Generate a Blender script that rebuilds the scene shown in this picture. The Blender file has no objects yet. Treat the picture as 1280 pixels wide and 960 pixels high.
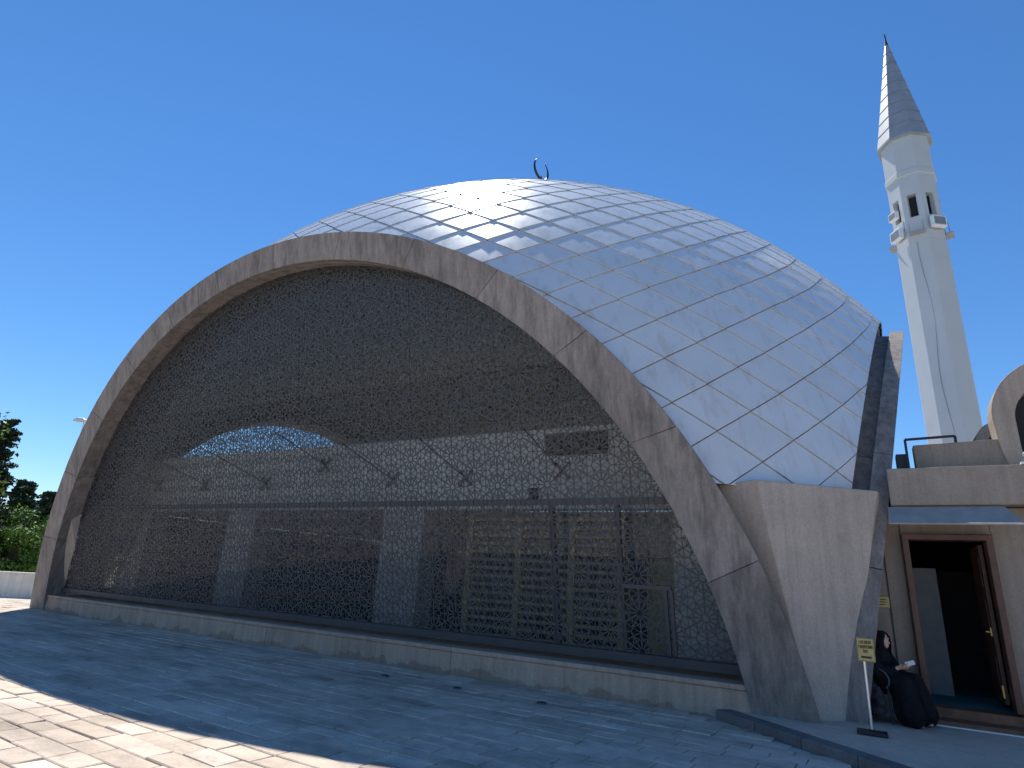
import bpy, bmesh, math, random
import numpy as np
from mathutils import Vector, Matrix
random.seed(7)
S = bpy.context.scene
COL = S.collection
R_ = math.radians

# ------------------------------------------------------------------ camera
CAM = Vector((0, 0, 1.6)); FPX = 750.0          # focal length in pixels of a 1280 wide picture
RIGHT = Vector((0.86762292, 0.49399857, 0.05653208))
DOWN = Vector((-0.10683417, 0.29625045, -0.9491165))
FWD = Vector((-0.48560985, 0.81743568, 0.30980961))
cam_d = bpy.data.cameras.new('camera'); cam = bpy.data.objects.new('camera', cam_d); COL.objects.link(cam)
cam_d.sensor_width = 36; cam_d.lens = FPX / 1280 * 36; cam_d.clip_end = 6000; cam_d.clip_start = 0.05
m = Matrix.Identity(4)
for i in range(3):
    m[i][0] = RIGHT[i]; m[i][1] = -DOWN[i]; m[i][2] = -FWD[i]; m[i][3] = CAM[i]
cam.matrix_world = m
S.camera = cam

def ray(px, py): return (RIGHT * (px - 640) + DOWN * (py - 480) + FWD * FPX).normalized()
def at_dist(px, py, dist):                      # point on the pixel's ray at a horizontal distance
    d = ray(px, py); return CAM + d * (dist / math.hypot(d.x, d.y))
def proj(P):
    q = Vector(P) - CAM; z = q.dot(FWD)
    if z < .05: return (-9999, -9999)
    return (640 + FPX * q.dot(RIGHT) / z, 480 + FPX * q.dot(DOWN) / z)

# ------------------------------------------------------------------ light
SUN_AZ, SUN_EL = R_(-44.8), R_(60.2)
world = bpy.data.worlds.new('World'); S.world = world; world.use_nodes = True
wn = world.node_tree
sky = wn.nodes.new('ShaderNodeTexSky'); sky.sky_type = 'NISHITA'; sky.sun_disc = False
sky.sun_elevation = SUN_EL; sky.sun_rotation = SUN_AZ; sky.air_density = 1.0; sky.dust_density = 0.0; sky.ozone_density = 7.5
hs = wn.nodes.new('ShaderNodeHueSaturation'); hs.inputs['Saturation'].default_value = 1.14
wn.links.new(sky.outputs[0], hs.inputs['Color']); wn.links.new(hs.outputs[0], wn.nodes['Background'].inputs[0]); wn.nodes['Background'].inputs[1].default_value = 0.107
sun_d = bpy.data.lights.new('sun', 'SUN'); sun_d.energy = 4.5; sun_d.angle = R_(0.53); sun_d.color = (1, .95, .86)
sun = bpy.data.objects.new('sun', sun_d); COL.objects.link(sun)
sdir = Vector((math.sin(SUN_AZ) * math.cos(SUN_EL), math.cos(SUN_AZ) * math.cos(SUN_EL), math.sin(SUN_EL)))
sun.rotation_euler = sdir.to_track_quat('Z', 'Y').to_euler()
S.view_settings.view_transform = 'Standard'; S.view_settings.look = 'None'; S.view_settings.exposure = 0.5; S.view_settings.gamma = 1
S.render.engine = 'CYCLES'
S.cycles.max_bounces = 8; S.cycles.diffuse_bounces = 4; S.cycles.glossy_bounces = 4; S.cycles.transmission_bounces = 6; S.cycles.transparent_max_bounces = 16
S.cycles.use_denoising = True

# ------------------------------------------------------------------ materials
def newmat(name):
    mt = bpy.data.materials.new(name); mt.use_nodes = True
    return mt, mt.node_tree, mt.node_tree.nodes['Principled BSDF']
def N(nt, typ, **kw):
    n = nt.nodes.new(typ)
    for k, v in kw.items(): setattr(n, k, v)
    return n
def coords(nt, scale=(1, 1, 1), kind='Object', rot=(0, 0, 0)):
    tc = N(nt, 'ShaderNodeTexCoord'); mp = N(nt, 'ShaderNodeMapping')
    mp.inputs['Scale'].default_value = scale; mp.inputs['Rotation'].default_value = rot
    nt.links.new(tc.outputs[kind], mp.inputs['Vector']); return mp.outputs[0]
def noise(nt, vec, scale, detail=4, rough=.55):
    n = N(nt, 'ShaderNodeTexNoise'); n.inputs['Scale'].default_value = scale; n.inputs['Detail'].default_value = detail
    n.inputs['Roughness'].default_value = rough; nt.links.new(vec, n.inputs['Vector']); return n.outputs[0]
def ramp(nt, fac, stops):
    r = N(nt, 'ShaderNodeValToRGB'); e = r.color_ramp.elements
    while len(e) < len(stops): e.new(.5)
    for k, (p, c) in enumerate(stops):
        e[k].position = p; e[k].color = (*c, 1) if len(c) == 3 else c
    nt.links.new(fac, r.inputs[0]); return r.outputs[0]
def mix(nt, fac, a, b, mode='MIX'):
    n = N(nt, 'ShaderNodeMixRGB', blend_type=mode)
    for s, v in ((n.inputs[0], fac), (n.inputs[1], a), (n.inputs[2], b)):
        if isinstance(v, (int, float)): s.default_value = v
        elif isinstance(v, tuple): s.default_value = (*v, 1) if len(v) == 3 else v
        else: nt.links.new(v, s)
    return n.outputs[0]
def bump(nt, p, h, strength=.3, dist=.01):
    b = N(nt, 'ShaderNodeBump'); b.inputs['Strength'].default_value = strength; b.inputs['Distance'].default_value = dist
    nt.links.new(h, b.inputs['Height']); nt.links.new(b.outputs[0], p.inputs['Normal'])
def g3(v): return (v, v, v)
def simple(name, col, rough=.6, metal=0.0, var=.12, scale=6.0, spec=None):
    mt, nt, p = newmat(name)
    v = coords(nt); n = noise(nt, v, scale)
    c = mix(nt, 1.0, col, ramp(nt, n, [(.3, g3(1 - var)), (.7, g3(1 + var))]), 'MULTIPLY')
    nt.links.new(c, p.inputs['Base Color']); p.inputs['Roughness'].default_value = rough; p.inputs['Metallic'].default_value = metal
    if spec is not None: p.inputs['Specular IOR Level'].default_value = spec
    return mt
def tinted(nt, amount=1.0):
    a = N(nt, 'ShaderNodeAttribute'); a.attribute_name = 'tint'
    return a.outputs['Fac']
def concrete(name, base, streak=.5, dark=.55, fine=.10):
    mt, nt, p = newmat(name)
    v = coords(nt)
    big = noise(nt, v, .55, 5, .6); mid = noise(nt, v, 3.1, 6, .65); fn = noise(nt, v, 28, 3, .6)
    stv = coords(nt, (5.5, 5.5, .20)); st = noise(nt, stv, 1.0, 5, .7)
    stv2 = coords(nt, (17, 17, .35)); st2 = noise(nt, stv2, 1.0, 3, .6)
    c = mix(nt, 1.0, base, ramp(nt, big, [(.3, g3(.88)), (.72, g3(1.10))]), 'MULTIPLY')
    c = mix(nt, 1.0, c, ramp(nt, mid, [(.28, g3(.90)), (.5, g3(1)), (.75, g3(1.07))]), 'MULTIPLY')
    c = mix(nt, 1.0, c, ramp(nt, fn, [(.3, g3(1 - fine)), (.7, g3(1 + fine))]), 'MULTIPLY')
    c = mix(nt, streak, c, mix(nt, 1.0, c, ramp(nt, st, [(.36, g3(dark)), (.52, g3(1)), (.66, g3(1.25))]), 'MULTIPLY'))
    c = mix(nt, streak * .5, c, mix(nt, 1.0, c, ramp(nt, st2, [(.38, g3(.7)), (.55, g3(1)), (.72, g3(1.3))]), 'MULTIPLY'))
    t = tinted(nt); c = mix(nt, 1.0, c, ramp(nt, t, [(0, g3(.62)), (.5, g3(1)), (1, g3(1.3))]), 'MULTIPLY')
    nt.links.new(c, p.inputs['Base Color']); p.inputs['Roughness'].default_value = .86; p.inputs['Specular IOR Level'].default_value = .3
    hh = mix(nt, .5, mid, fn); bump(nt, p, hh, .35, .02)
    return mt
M = {}
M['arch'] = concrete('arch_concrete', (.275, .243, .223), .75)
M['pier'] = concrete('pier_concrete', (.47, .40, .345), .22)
M['annex'] = concrete('annex_concrete', (.32, .27, .225), .3)
M['plinth'] = concrete('plinth_stone', (.43, .325, .255), .35)
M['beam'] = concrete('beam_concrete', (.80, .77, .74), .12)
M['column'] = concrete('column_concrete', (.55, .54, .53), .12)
M['parapet'] = concrete('parapet_render', (.80, .76, .70), .25)
M['terrace'] = concrete('terrace_stone', (.54, .44, .35), .15)
M['kerb'] = concrete('kerb_stone', (.17, .155, .15), .2)

def stain_foot(mt, height=.2, col=(.45, .42, .40)):
    nt = mt.node_tree; p = nt.nodes['Principled BSDF']; src = p.inputs['Base Color'].links[0].from_socket
    tc = N(nt, 'ShaderNodeTexCoord'); sx = N(nt, 'ShaderNodeSeparateXYZ'); nt.links.new(tc.outputs['Object'], sx.inputs[0])
    n = noise(nt, coords(nt, (1, 1, .6)), 1.7, 5, .6)
    m1 = N(nt, 'ShaderNodeMath', operation='MULTIPLY_ADD'); nt.links.new(n, m1.inputs[0]); m1.inputs[1].default_value = height * 5; m1.inputs[2].default_value = -height * 2.15
    m2 = N(nt, 'ShaderNodeMath', operation='SUBTRACT'); nt.links.new(m1.outputs[0], m2.inputs[0]); nt.links.new(sx.outputs[2], m2.inputs[1])
    f = ramp(nt, m2.outputs[0], [(0, g3(0)), (.025, g3(1))])
    nt.links.new(mix(nt, f, src, mix(nt, 1.0, src, col, 'MULTIPLY')), p.inputs['Base Color'])
stain_foot(M['plinth'], .15, (.72, .70, .68))
def m_paving(name, brick=False):
    mt, nt, p = newmat(name)
    v = coords(nt)
    t = tinted(nt)
    big = noise(nt, v, .33, 5, .6); mid = noise(nt, v, 4.5, 6, .68); fn = noise(nt, v, 45, 4, .65)
    c = ramp(nt, t, [(0, (.45, .365, .29)), (.35, (.565, .465, .375)), (.75, (.62, .51, .415)), (1, (.66, .57, .48))])
    if brick:
        b = N(nt, 'ShaderNodeTexBrick'); nt.links.new(coords(nt, rot=(0, 0, R_(2.3))), b.inputs['Vector'])
        b.inputs['Scale'].default_value = 1; b.inputs['Brick Width'].default_value = .55; b.inputs['Row Height'].default_value = .26
        b.inputs['Mortar Size'].default_value = .007
        b.inputs['Color1'].default_value = (.48, .42, .35, 1); b.inputs['Color2'].default_value = (.60, .52, .44, 1); b.inputs['Mortar'].default_value = (.17, .15, .13, 1)
        c = b.outputs[0]
    c = mix(nt, 1.0, c, ramp(nt, mid, [(.25, g3(.72)), (.5, g3(1)), (.78, g3(1.22))]), 'MULTIPLY')
    c = mix(nt, 1.0, c, ramp(nt, fn, [(.3, g3(.88)), (.7, g3(1.12))]), 'MULTIPLY')
    c = mix(nt, 1.0, c, ramp(nt, big, [(.33, g3(.78)), (.5, g3(1)), (.7, g3(1.08))]), 'MULTIPLY')
    bl = noise(nt, coords(nt, (.5, 1.6, 1), rot=(0, 0, R_(2.3))), 1.1, 5, .62)
    c = mix(nt, 1.0, c, ramp(nt, bl, [(.36, g3(.70)), (.5, g3(.97)), (.68, g3(1.08))]), 'MULTIPLY')
    nt.links.new(c, p.inputs['Base Color'])
    nt.links.new(ramp(nt, mid, [(.3, g3(.62)), (.7, g3(.85))]), p.inputs['Roughness']); p.inputs['Specular IOR Level'].default_value = .35
    bump(nt, p, mix(nt, .5, mid, fn), .3, .012)
    return mt
M['slab'] = m_paving('paving_stone'); M['plaza'] = m_paving('plaza_paving', True)
M['mortar'] = simple('mortar', (.16, .14, .12), .95, var=.25, scale=20)
M['earth'] = simple('dry_ground', (.20, .19, .12), .95, var=.3, scale=.4)

def m_panel():
    mt, nt, p = newmat('aluminium_panel')
    v = coords(nt); t = tinted(nt)
    n1 = noise(nt, v, 1.1, 3, .5); st = noise(nt, coords(nt, (5, 5, .45)), 1.0, 5, .65); fn = noise(nt, v, 30, 3, .6)
    c = ramp(nt, t, [(0, (.65, .67, .685)), (.5, (.69, .71, .725)), (1, (.73, .75, .76))])
    c = mix(nt, 1.0, c, ramp(nt, n1, [(.3, g3(.96)), (.7, g3(1.03))]), 'MULTIPLY')
    c = mix(nt, 1.0, c, ramp(nt, st, [(.33, (.90, .86, .82)), (.48, g3(1))]), 'MULTIPLY')
    c = mix(nt, 1.0, c, ramp(nt, fn, [(.3, g3(.975)), (.7, g3(1.02))]), 'MULTIPLY')
    nt.links.new(c, p.inputs['Base Color']); p.inputs['Metallic'].default_value = .16
    nt.links.new(ramp(nt, mix(nt, .5, n1, st), [(.3, g3(.20)), (.7, g3(.27))]), p.inputs['Roughness'])
    bump(nt, p, n1, .03, .02)
    return mt
M['panel'] = m_panel()
M['under'] = simple('seam_underlay', (.27, .17, .11), .9, var=.35, scale=9)
M['soffit'] = simple('inner_shell', (.42, .41, .43), .85, var=.1, scale=2)
M['lattice'] = simple('lattice_metal', (.085, .085, .095), .5, .2, var=.1, scale=8)
M['frame'] = simple('frame_metal', (.085, .088, .10), .5, .4, var=.1)
def m_glass():
    mt, nt, p = newmat('glazing')
    nt.nodes.remove(p)
    tr = N(nt, 'ShaderNodeBsdfTransparent'); tr.inputs[0].default_value = (.90, .94, .94, 1)
    gl = N(nt, 'ShaderNodeBsdfGlossy'); gl.inputs['Roughness'].default_value = .03
    lwt = N(nt, 'ShaderNodeLayerWeight'); pw_ = N(nt, 'ShaderNodeMath', operation='POWER'); pw_.inputs[1].default_value = 4.5
    nt.links.new(lwt.outputs['Facing'], pw_.inputs[0]); fr = N(nt, 'ShaderNodeMath', operation='MULTIPLY_ADD'); nt.links.new(pw_.outputs[0], fr.inputs[0])
    fr.inputs[1].default_value = .9; fr.inputs[2].default_value = .06
    mx = N(nt, 'ShaderNodeMixShader')
    nt.links.new(fr.outputs[0], mx.inputs[0]); nt.links.new(tr.outputs[0], mx.inputs[1]); nt.links.new(gl.outputs[0], mx.inputs[2])
    nt.links.new(mx.outputs[0], nt.nodes['Material Output'].inputs[0]); return mt
M['glass'] = m_glass()
M['carpet'] = simple('carpet', (.05, .19, .20), .95, var=.25, scale=2)
M['ochre'] = simple('ochre_timber', (.50, .42, .24), .7, var=.25, scale=7)
M['white'] = simple('minaret_paint', (.52, .545, .56), .6, 0, var=.035, scale=.7)
M['lead'] = simple('roof_sheet', (.33, .35, .38), .45, .25, var=.12, scale=1.5)
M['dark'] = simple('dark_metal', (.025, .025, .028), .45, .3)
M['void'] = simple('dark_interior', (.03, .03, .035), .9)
M['wood'] = simple('red_brown_wood', (.10, .042, .027), .45, var=.3, scale=9)
M['woodstep'] = simple('step_wood', (.19, .085, .045), .55, var=.35, scale=8)
M['brass'] = simple('brass', (.62, .45, .17), .35, .8, var=.15)
M['gold'] = simple('gold_plate', (.46, .37, .16), .5, .3, var=.12, scale=14)
M['ink'] = simple('black_ink', (.03, .025, .015), .6)
M['steel'] = simple('steel_pole', (.72, .73, .74), .3, .7)
M['grey'] = simple('grey_partition', (.22, .24, .26), .6)
M['awning'] = simple('awning_sheet', (.30, .31, .31), .5, .1)
M['offwhite'] = simple('white_plastic', (.78, .79, .78), .4, var=.05)
M['robe'] = simple('black_cloth', (.006, .006, .009), .8, var=.3, scale=12, spec=.25)
M['skin'] = simple('skin', (.60, .38, .28), .55, var=.06, scale=20)
M['bag'] = simple('bag_fabric', (.035, .03, .036), .8, var=.5, scale=18)
M['phone'] = simple('pale_phone', (.75, .70, .68), .3)
M['bark'] = simple('bark', (.10, .075, .055), .95, var=.4, scale=6)
def m_leaf(name, a, b):
    mt, nt, p = newmat(name)
    c = ramp(nt, tinted(nt), [(0, a), (1, b)])
    nt.links.new(c, p.inputs['Base Color']); p.inputs['Roughness'].default_value = .6
    p.inputs['Specular IOR Level'].default_value = .25
    return mt
M['conifer'] = m_leaf('conifer_needles', (.018, .035, .018), (.05, .075, .035))
M['leaf'] = m_leaf('green_leaves', (.06, .13, .025), (.20, .30, .06))
def m_drop():
    mt, nt, p = newmat('glass_drop'); p.inputs['Base Color'].default_value = (.75, .9, .95, 1); p.inputs['Roughness'].default_value = .1; p.inputs['Metallic'].default_value = .5
    return mt
M['drop'] = m_drop()
def m_lamp():
    mt, nt, p = newmat('lit_bulb'); p.inputs['Emission Color'].default_value = (1, .75, .45, 1); p.inputs['Emission Strength'].default_value = 6; return mt
M['bulb'] = m_lamp()

# ------------------------------------------------------------------ helpers
def link(o, parent=None):
    COL.objects.link(o)
    if parent is not None: o.parent = parent
    return o
def mesh(name, V, F, mat, parent=None, smooth=False, tint=None):
    me = bpy.data.meshes.new(name); me.from_pydata([tuple(v) for v in V], [], F)
    me.update()
    if mat is not None: me.materials.append(M[mat] if isinstance(mat, str) else mat)
    if smooth: me.polygons.foreach_set('use_smooth', [True] * len(me.polygons))
    a = me.attributes.new('tint', 'FLOAT', 'FACE')
    if tint is None: vals = [.5] * len(me.polygons)
    elif isinstance(tint, (int, float)): vals = [tint] * len(me.polygons)
    else: vals = tint
    a.data.foreach_set('value', vals)
    o = bpy.data.objects.new(name, me); return link(o, parent)
def thing(name, label, cat, loc=(0, 0, 0), rz=0, group=None):
    o = bpy.data.objects.new(name, None); o.empty_display_size = .2; link(o)
    o.location = loc; o.rotation_euler[2] = rz; tag(o, label, cat, group); return o
def tag(o, label=None, cat=None, group=None, kind=None):
    if label: o['label'] = label
    if cat: o['category'] = cat
    if group: o['group'] = group
    if kind: o['kind'] = kind
    return o
class MB:
    def __init__(s): s.V = []; s.F = []; s.T = []
    def add(s, V, F, t=.5):
        b = len(s.V); s.V += [Vector(v) for v in V]; s.F += [[b + i for i in f] for f in F]; s.T += [t] * len(F); return s
    def box(s, c, d, M4=None, t=.5, bev=0):
        x, y, z = c; a, b, h = d[0] / 2, d[1] / 2, d[2] / 2
        V = [Vector((x + i * a, y + j * b, z + k * h)) for i in (-1, 1) for j in (-1, 1) for k in (-1, 1)]
        if M4 is not None: V = [M4 @ v for v in V]
        return s.add(V, [(0, 1, 3, 2), (4, 6, 7, 5), (0, 4, 5, 1), (2, 3, 7, 6), (0, 2, 6, 4), (1, 5, 7, 3)], t)
    def bar(s, p, q, w, h=None, up=(0, 0, 1), t=.5):
        p, q = Vector(p), Vector(q); h = h or w; d = (q - p).normalized(); up = Vector(up)
        if abs(d.dot(up)) > .98: up = Vector((1, 0, 0))
        a = d.cross(up).normalized() * w / 2; b = a.cross(d).normalized() * h / 2
        V = [o + i * a + j * b for o in (p, q) for i, j in ((-1, -1), (1, -1), (1, 1), (-1, 1))]
        return s.add(V, [(0, 1, 2, 3), (7, 6, 5, 4), (0, 4, 5, 1), (1, 5, 6, 2), (2, 6, 7, 3), (3, 7, 4, 0)], t)
    def tube(s, pts, rad, n=8, t=.5, cap=True):
        pts = [Vector(p) for p in pts]; rr = rad if isinstance(rad, (list, tuple)) else [rad] * len(pts)
        V = []; up = Vector((.13, .21, .97)).normalized(); a = None
        for i, p in enumerate(pts):
            d = (pts[min(i + 1, len(pts) - 1)] - pts[max(i - 1, 0)]).normalized()
            if a is None: a = d.cross(up if abs(d.dot(up)) < .95 else Vector((1, 0, 0))).normalized()
            a = (a - d * a.dot(d)).normalized(); b = d.cross(a)
            V += [p + (a * math.cos(k * 2 * math.pi / n) + b * math.sin(k * 2 * math.pi / n)) * rr[i] for k in range(n)]
        F = [(i * n + k, i * n + (k + 1) % n, (i + 1) * n + (k + 1) % n, (i + 1) * n + k) for i in range(len(pts) - 1) for k in range(n)]
        if cap: F += [tuple(range(n))[::-1], tuple((len(pts) - 1) * n + k for k in range(n))]
        return s.add(V, F, t)
    def build(s, name, mat, parent=None, smooth=False): return mesh(name, s.V, s.F, mat, parent, smooth, s.T)
def bevel(o, w=.01, seg=2):
    b = o.modifiers.new('bevel', 'BEVEL'); b.width = w; b.segments = seg; b.limit_method = 'ANGLE'; return o
def copy_to(o, parent, rz=0):
    c = o.copy(); COL.objects.link(c); c.parent = parent; c.rotation_euler = (0, 0, rz); return c

# ------------------------------------------------------------------ dome geometry (local frame: dome axis at origin, z = 0 ground)
CX, CY = -11.2, 20.34
CZ, RD = .373, 14.95
T = .2; L = math.hypot(1, T); HALF = 10.94
RO, VO, RI, VI = 10.62, -1.78, 9.77, -1.53      # arch circles in the leaning facade plane
def FP(u, v, off=0.0):                           # facade plane -> local 3D
    z = v / L
    return Vector((u, -HALF - T * z, z)) + Vector((0, 1, T)) / L * off
def co(a): return (RO * math.cos(a), VO + RO * math.sin(a))
def ci(a): return (RI * math.cos(a), VI + RI * math.sin(a))

# ------------------------------------------------------------------ setting: ground and plaza
g = mesh('ground', [(-3000, -3000, -.6), (3000, -3000, -.6), (3000, 3000, -.6), (-3000, 3000, -.6)], [(0, 1, 2, 3)], 'earth'); tag(g, kind='structure')
PLZ = thing('plaza', None, None); tag(PLZ, kind='structure')
bed = MB(); bed.box((4.5, 0, -.3), (71, 130, .56)); bed = bed.build('mortar_bed', 'plaza', PLZ)     # top at z = -0.02
PA = R_(-2.3)                                    # direction of the paving courses
ca, sa = math.cos(PA), math.sin(PA)
def pav(s, t): return (s * ca - t * sa, s * sa + t * ca)
slabs = []; row = 0; t0 = -1.4
rnd = random.Random(3)
while t0 < 10.2:
    h = .262; s0 = -26 + rnd.random() * .6
    while s0 < 3.2:
        w = rnd.choice([.36, .44, .5, .55, .62, .7, .85])
        P = [pav(s0, t0), pav(s0 + w, t0), pav(s0 + w, t0 + h), pav(s0, t0 + h)]
        cx, cy = sum(p[0] for p in P) / 4, sum(p[1] for p in P) / 4
        ok = cy < 9.40 and not (cy - 9.26 > -.855 * (cx + 2.0) - .1 and cx > -2.1)
        if ok: slabs.append((P, cx, cy))
        s0 += w
    t0 += h
def slab_geo(P, k):
    r = random.Random(k); V = []; gap = .006 + r.random() * .005; z = r.uniform(-.006, .004); zx, zy = r.uniform(-.004, .004), r.uniform(-.004, .004)
    cx, cy = sum(p[0] for p in P) / 4, sum(p[1] for p in P) / 4
    for lvl, ins in ((-.03, gap), (z - .008, gap), (z, gap + .008)):
        for i, p in enumerate(P):
            sx = 1 if p[0] < cx else -1; sy = 1 if p[1] < cy else -1
            V.append((p[0] + sx * ins + r.uniform(-.003, .003), p[1] + sy * ins + r.uniform(-.003, .003), lvl + (zx * sx + zy * sy if lvl > -.02 else 0)))
    F = [(8, 9, 10, 11)] + [(a + i, a + (i + 1) % 4, a + 4 + (i + 1) % 4, a + 4 + i) for a in (0, 4) for i in range(4)]
    return V, F
def pix_area(P):
    q = [proj((p[0], p[1], 0)) for p in P]
    if not any(-5 < a < 1285 and -5 < b < 965 for a, b in q): return 0
    if min(a for a, b in q) < -2000: return 0
    return abs(sum(q[i][0] * q[(i + 1) % 4][1] - q[(i + 1) % 4][0] * q[i][1] for i in range(4))) / 2
order = sorted(range(len(slabs)), key=lambda k: -pix_area(slabs[k][0]))
rest = MB()
for rank, k in enumerate(order):
    P, cx, cy = slabs[k]; V, F = slab_geo(P, k)
    tv = min(1, max(0, random.Random(k * 7 + 1).gauss(.5, .20)))
    if rank < 298: mesh('paving_slab', V, F, 'slab', PLZ, tint=tv)
    else: rest.add(V, F, tv)
tag(rest.build('paving_slabs', 'slab', PLZ), kind='stuff')

# raised terrace in front of the entrance
TER = thing('terrace', None, None); tag(TER, kind='structure')
ter_out = [(-2.02, 9.27), (-.32, 7.82), (1.9, 5.93), (9, 5.93), (9, 12.6), (-2.02, 12.6)]
inn = [(-1.9, 9.50), (-.22, 8.06), (1.98, 6.19), (9, 6.19), (9, 12.6), (-1.9, 12.6)]
V = [(x, y, .094) for x, y in inn] + [(x, y, -.05) for x, y in inn]
mesh('terrace_paving', V, [tuple(range(6))] + [(i, i + 6, (i + 1) % 6 + 6, (i + 1) % 6) for i in range(6)], 'terrace', TER)
def kerb_run(a, b, w=.24):
    a, b = Vector((*a, 0)), Vector((*b, 0)); n = max(1, round((b - a).length / .8)); d = (b - a) / n; nrm = Vector((-d.y, d.x, 0)).normalized()
    for i in range(n):
        p, q = a + d * i, a + d * (i + 1); e = d.normalized() * .006; p = p + e; q = q - e
        V = []
        for z, ins in ((-.05, 0), (.085, 0), (.1, .015)):
            V += [(*(p + nrm * ins).xy, z), (*(q + nrm * ins).xy, z), (*(q + nrm * w).xy, z), (*(p + nrm * w).xy, z)]
        F = [(8, 9, 10, 11)] + [(k + j, k + (j + 1) % 4, k + 4 + (j + 1) % 4, k + 4 + j) for k in (0, 4) for j in range(4)]
        mesh('kerb_stone', V, F, 'kerb', TER, tint=random.uniform(.3, .8))
kerb_run(ter_out[0], ter_out[1]); kerb_run(ter_out[1], ter_out[2]); kerb_run(ter_out[2], ter_out[3])

# ------------------------------------------------------------------ the domed hall
HALL = thing('domed_prayer_hall', 'low silver domed prayer hall with leaning concrete arches and pierced screens', 'mosque', (CX, CY, 0))

# arches: four, each cast in segments
joints = [R_(8)] + [R_(21.3 + 11.45 * k) for k in range(13)] + [R_(172)]
joints = [j for j in joints if j <= R_(172.1)]
def arch_segment(a0, a1, k, gutter, d0=0, d1=0):
    n = 6; V = []; F = []
    ring_ = lambda a, dr, off: FP((RO + dr) * math.cos(a), VO + (RO + dr) * math.sin(a), off)
    prof = ((0, 0), (0, .27), (-.13, .27), (-.13, .54), (.2, .56), (.3, .9)) if gutter else ((0, 0), (0, .05), (-.30, .05), (-.30, .3), (-.26, .6), (-.2, .9))
    sec = lambda a, f: [ring_(a, dr, of) for dr, of in prof] + [FP(*ci(a - d0 - (d1 - d0) * f), .9), FP(*ci(a - d0 - (d1 - d0) * f), 0)]
    g_ = .0006
    for i in range(n + 1):
        a = a0 + g_ + (a1 - a0 - 2 * g_) * i / n; V += sec(a, i / n)
    for i in range(n):
        for j in range(8): F.append((i * 8 + j, i * 8 + (j + 1) % 8, (i + 1) * 8 + (j + 1) % 8, (i + 1) * 8 + j))
    F += [tuple(range(8))[::-1], tuple(n * 8 + j for j in range(8))]
    return V, F
seg_meshes = []
ARCH = []
for q in range(4):
    e = bpy.data.objects.new('arch', None); link(e, HALL); e.rotation_euler = (0, 0, q * math.pi / 2); ARCH.append(e)
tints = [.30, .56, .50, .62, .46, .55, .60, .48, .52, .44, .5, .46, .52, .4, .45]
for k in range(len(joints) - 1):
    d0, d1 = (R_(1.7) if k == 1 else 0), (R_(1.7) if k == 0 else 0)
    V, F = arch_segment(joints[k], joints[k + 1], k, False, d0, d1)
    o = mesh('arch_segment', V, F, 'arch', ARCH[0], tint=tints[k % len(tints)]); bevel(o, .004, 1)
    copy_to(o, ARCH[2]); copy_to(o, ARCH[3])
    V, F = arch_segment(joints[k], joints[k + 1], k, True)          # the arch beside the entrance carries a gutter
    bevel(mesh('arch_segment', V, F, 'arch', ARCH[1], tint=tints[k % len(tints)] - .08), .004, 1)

# corner piers (inverted wedges)
def piers():
    A, B, C = (-1.85, 9.32, 3.13), (-1.28, 9.13, 3.16), (.22, 10.70, 3.2)
    D, E = (-.80, 9.55, -.1), (-.47, 9.9, -.1)
    Cb = (.34, 11.6, 3.2); Eb = (-.46, 10.2, -.1); Ab = (-2.0, 10.1, 3.13); Db = (-1.15, 9.9, -.1)
    I1 = (-2.2, 11.9, 3.2); I0 = (-1.3, 10.9, -.1)
    V = [Vector((x - CX, y - CY, z)) for x, y, z in (A, B, C, Cb, I1, Ab, Db, D, E, Eb, I0)]
    # top ring 0..5 = A B C Cb I1 Ab ; bottom 6..10 = Db D E Eb I0
    F = [(0, 5, 4, 3, 2, 1), (0, 1, 7), (1, 2, 8, 7), (2, 3, 9, 8), (3, 4, 10, 9), (4, 5, 6, 10), (5, 0, 7, 6), (6, 7, 8, 9, 10)]
    return V, F
V, F = piers()
p0 = mesh('corner_pier', V, F, 'pier', HALL, tint=.52); bevel(p0, .018, 2)
for q in (1, 2, 3): copy_to(p0, HALL, q * math.pi / 2)

# dome shell under the panels
def clip_planes(off, zmin):
    pl = []
    n = Vector((0, 1, T)) / L
    for q in range(4):
        p = FP(0, 0, off if q == 1 else off - .44)
        Mq = Matrix.Rotation(q * math.pi / 2, 3, 'Z'); pl.append((Mq @ p, Mq @ n))
    pl.append((Vector((0, 0, zmin)), Vector((0, 0, 1)))); return pl
def shell(name, rad, mat, off, zmin, flip=False):
    bm = bmesh.new(); nu, nv = 144, 44; rows_ = []
    for j in range(nv + 1):
        la = R_(8 + 82 * j / nv)
        rows_.append([bm.verts.new((rad * math.cos(la) * math.cos(2 * math.pi * i / nu), rad * math.cos(la) * math.sin(2 * math.pi * i / nu), CZ + rad * math.sin(la))) for i in range(nu)] if j < nv else [bm.verts.new((0, 0, CZ + rad))])
    for j in range(nv):
        for i in range(nu):
            if j == nv - 1: bm.faces.new((rows_[j][i], rows_[j][(i + 1) % nu], rows_[nv][0]))
            else: bm.faces.new((rows_[j][i], rows_[j][(i + 1) % nu], rows_[j + 1][(i + 1) % nu], rows_[j + 1][i]))
    for p, n in clip_planes(off, zmin):
        bmesh.ops.bisect_plane(bm, geom=bm.verts[:] + bm.edges[:] + bm.faces[:], plane_co=p, plane_no=-n, clear_outer=True)
    if flip: bmesh.ops.reverse_faces(bm, faces=bm.faces[:])
    me = bpy.data.meshes.new(name); bm.to_mesh(me); bm.free(); me.materials.append(M[mat]); me.polygons.foreach_set('use_smooth', [True] * len(me.polygons))
    return link(bpy.data.objects.new(name, me), HALL)
DOME = shell('dome', RD - .026, 'under', .5, 3.17)
shell('dome_lining', RD - .35, 'soffit', .6, 2.6, True)

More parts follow.
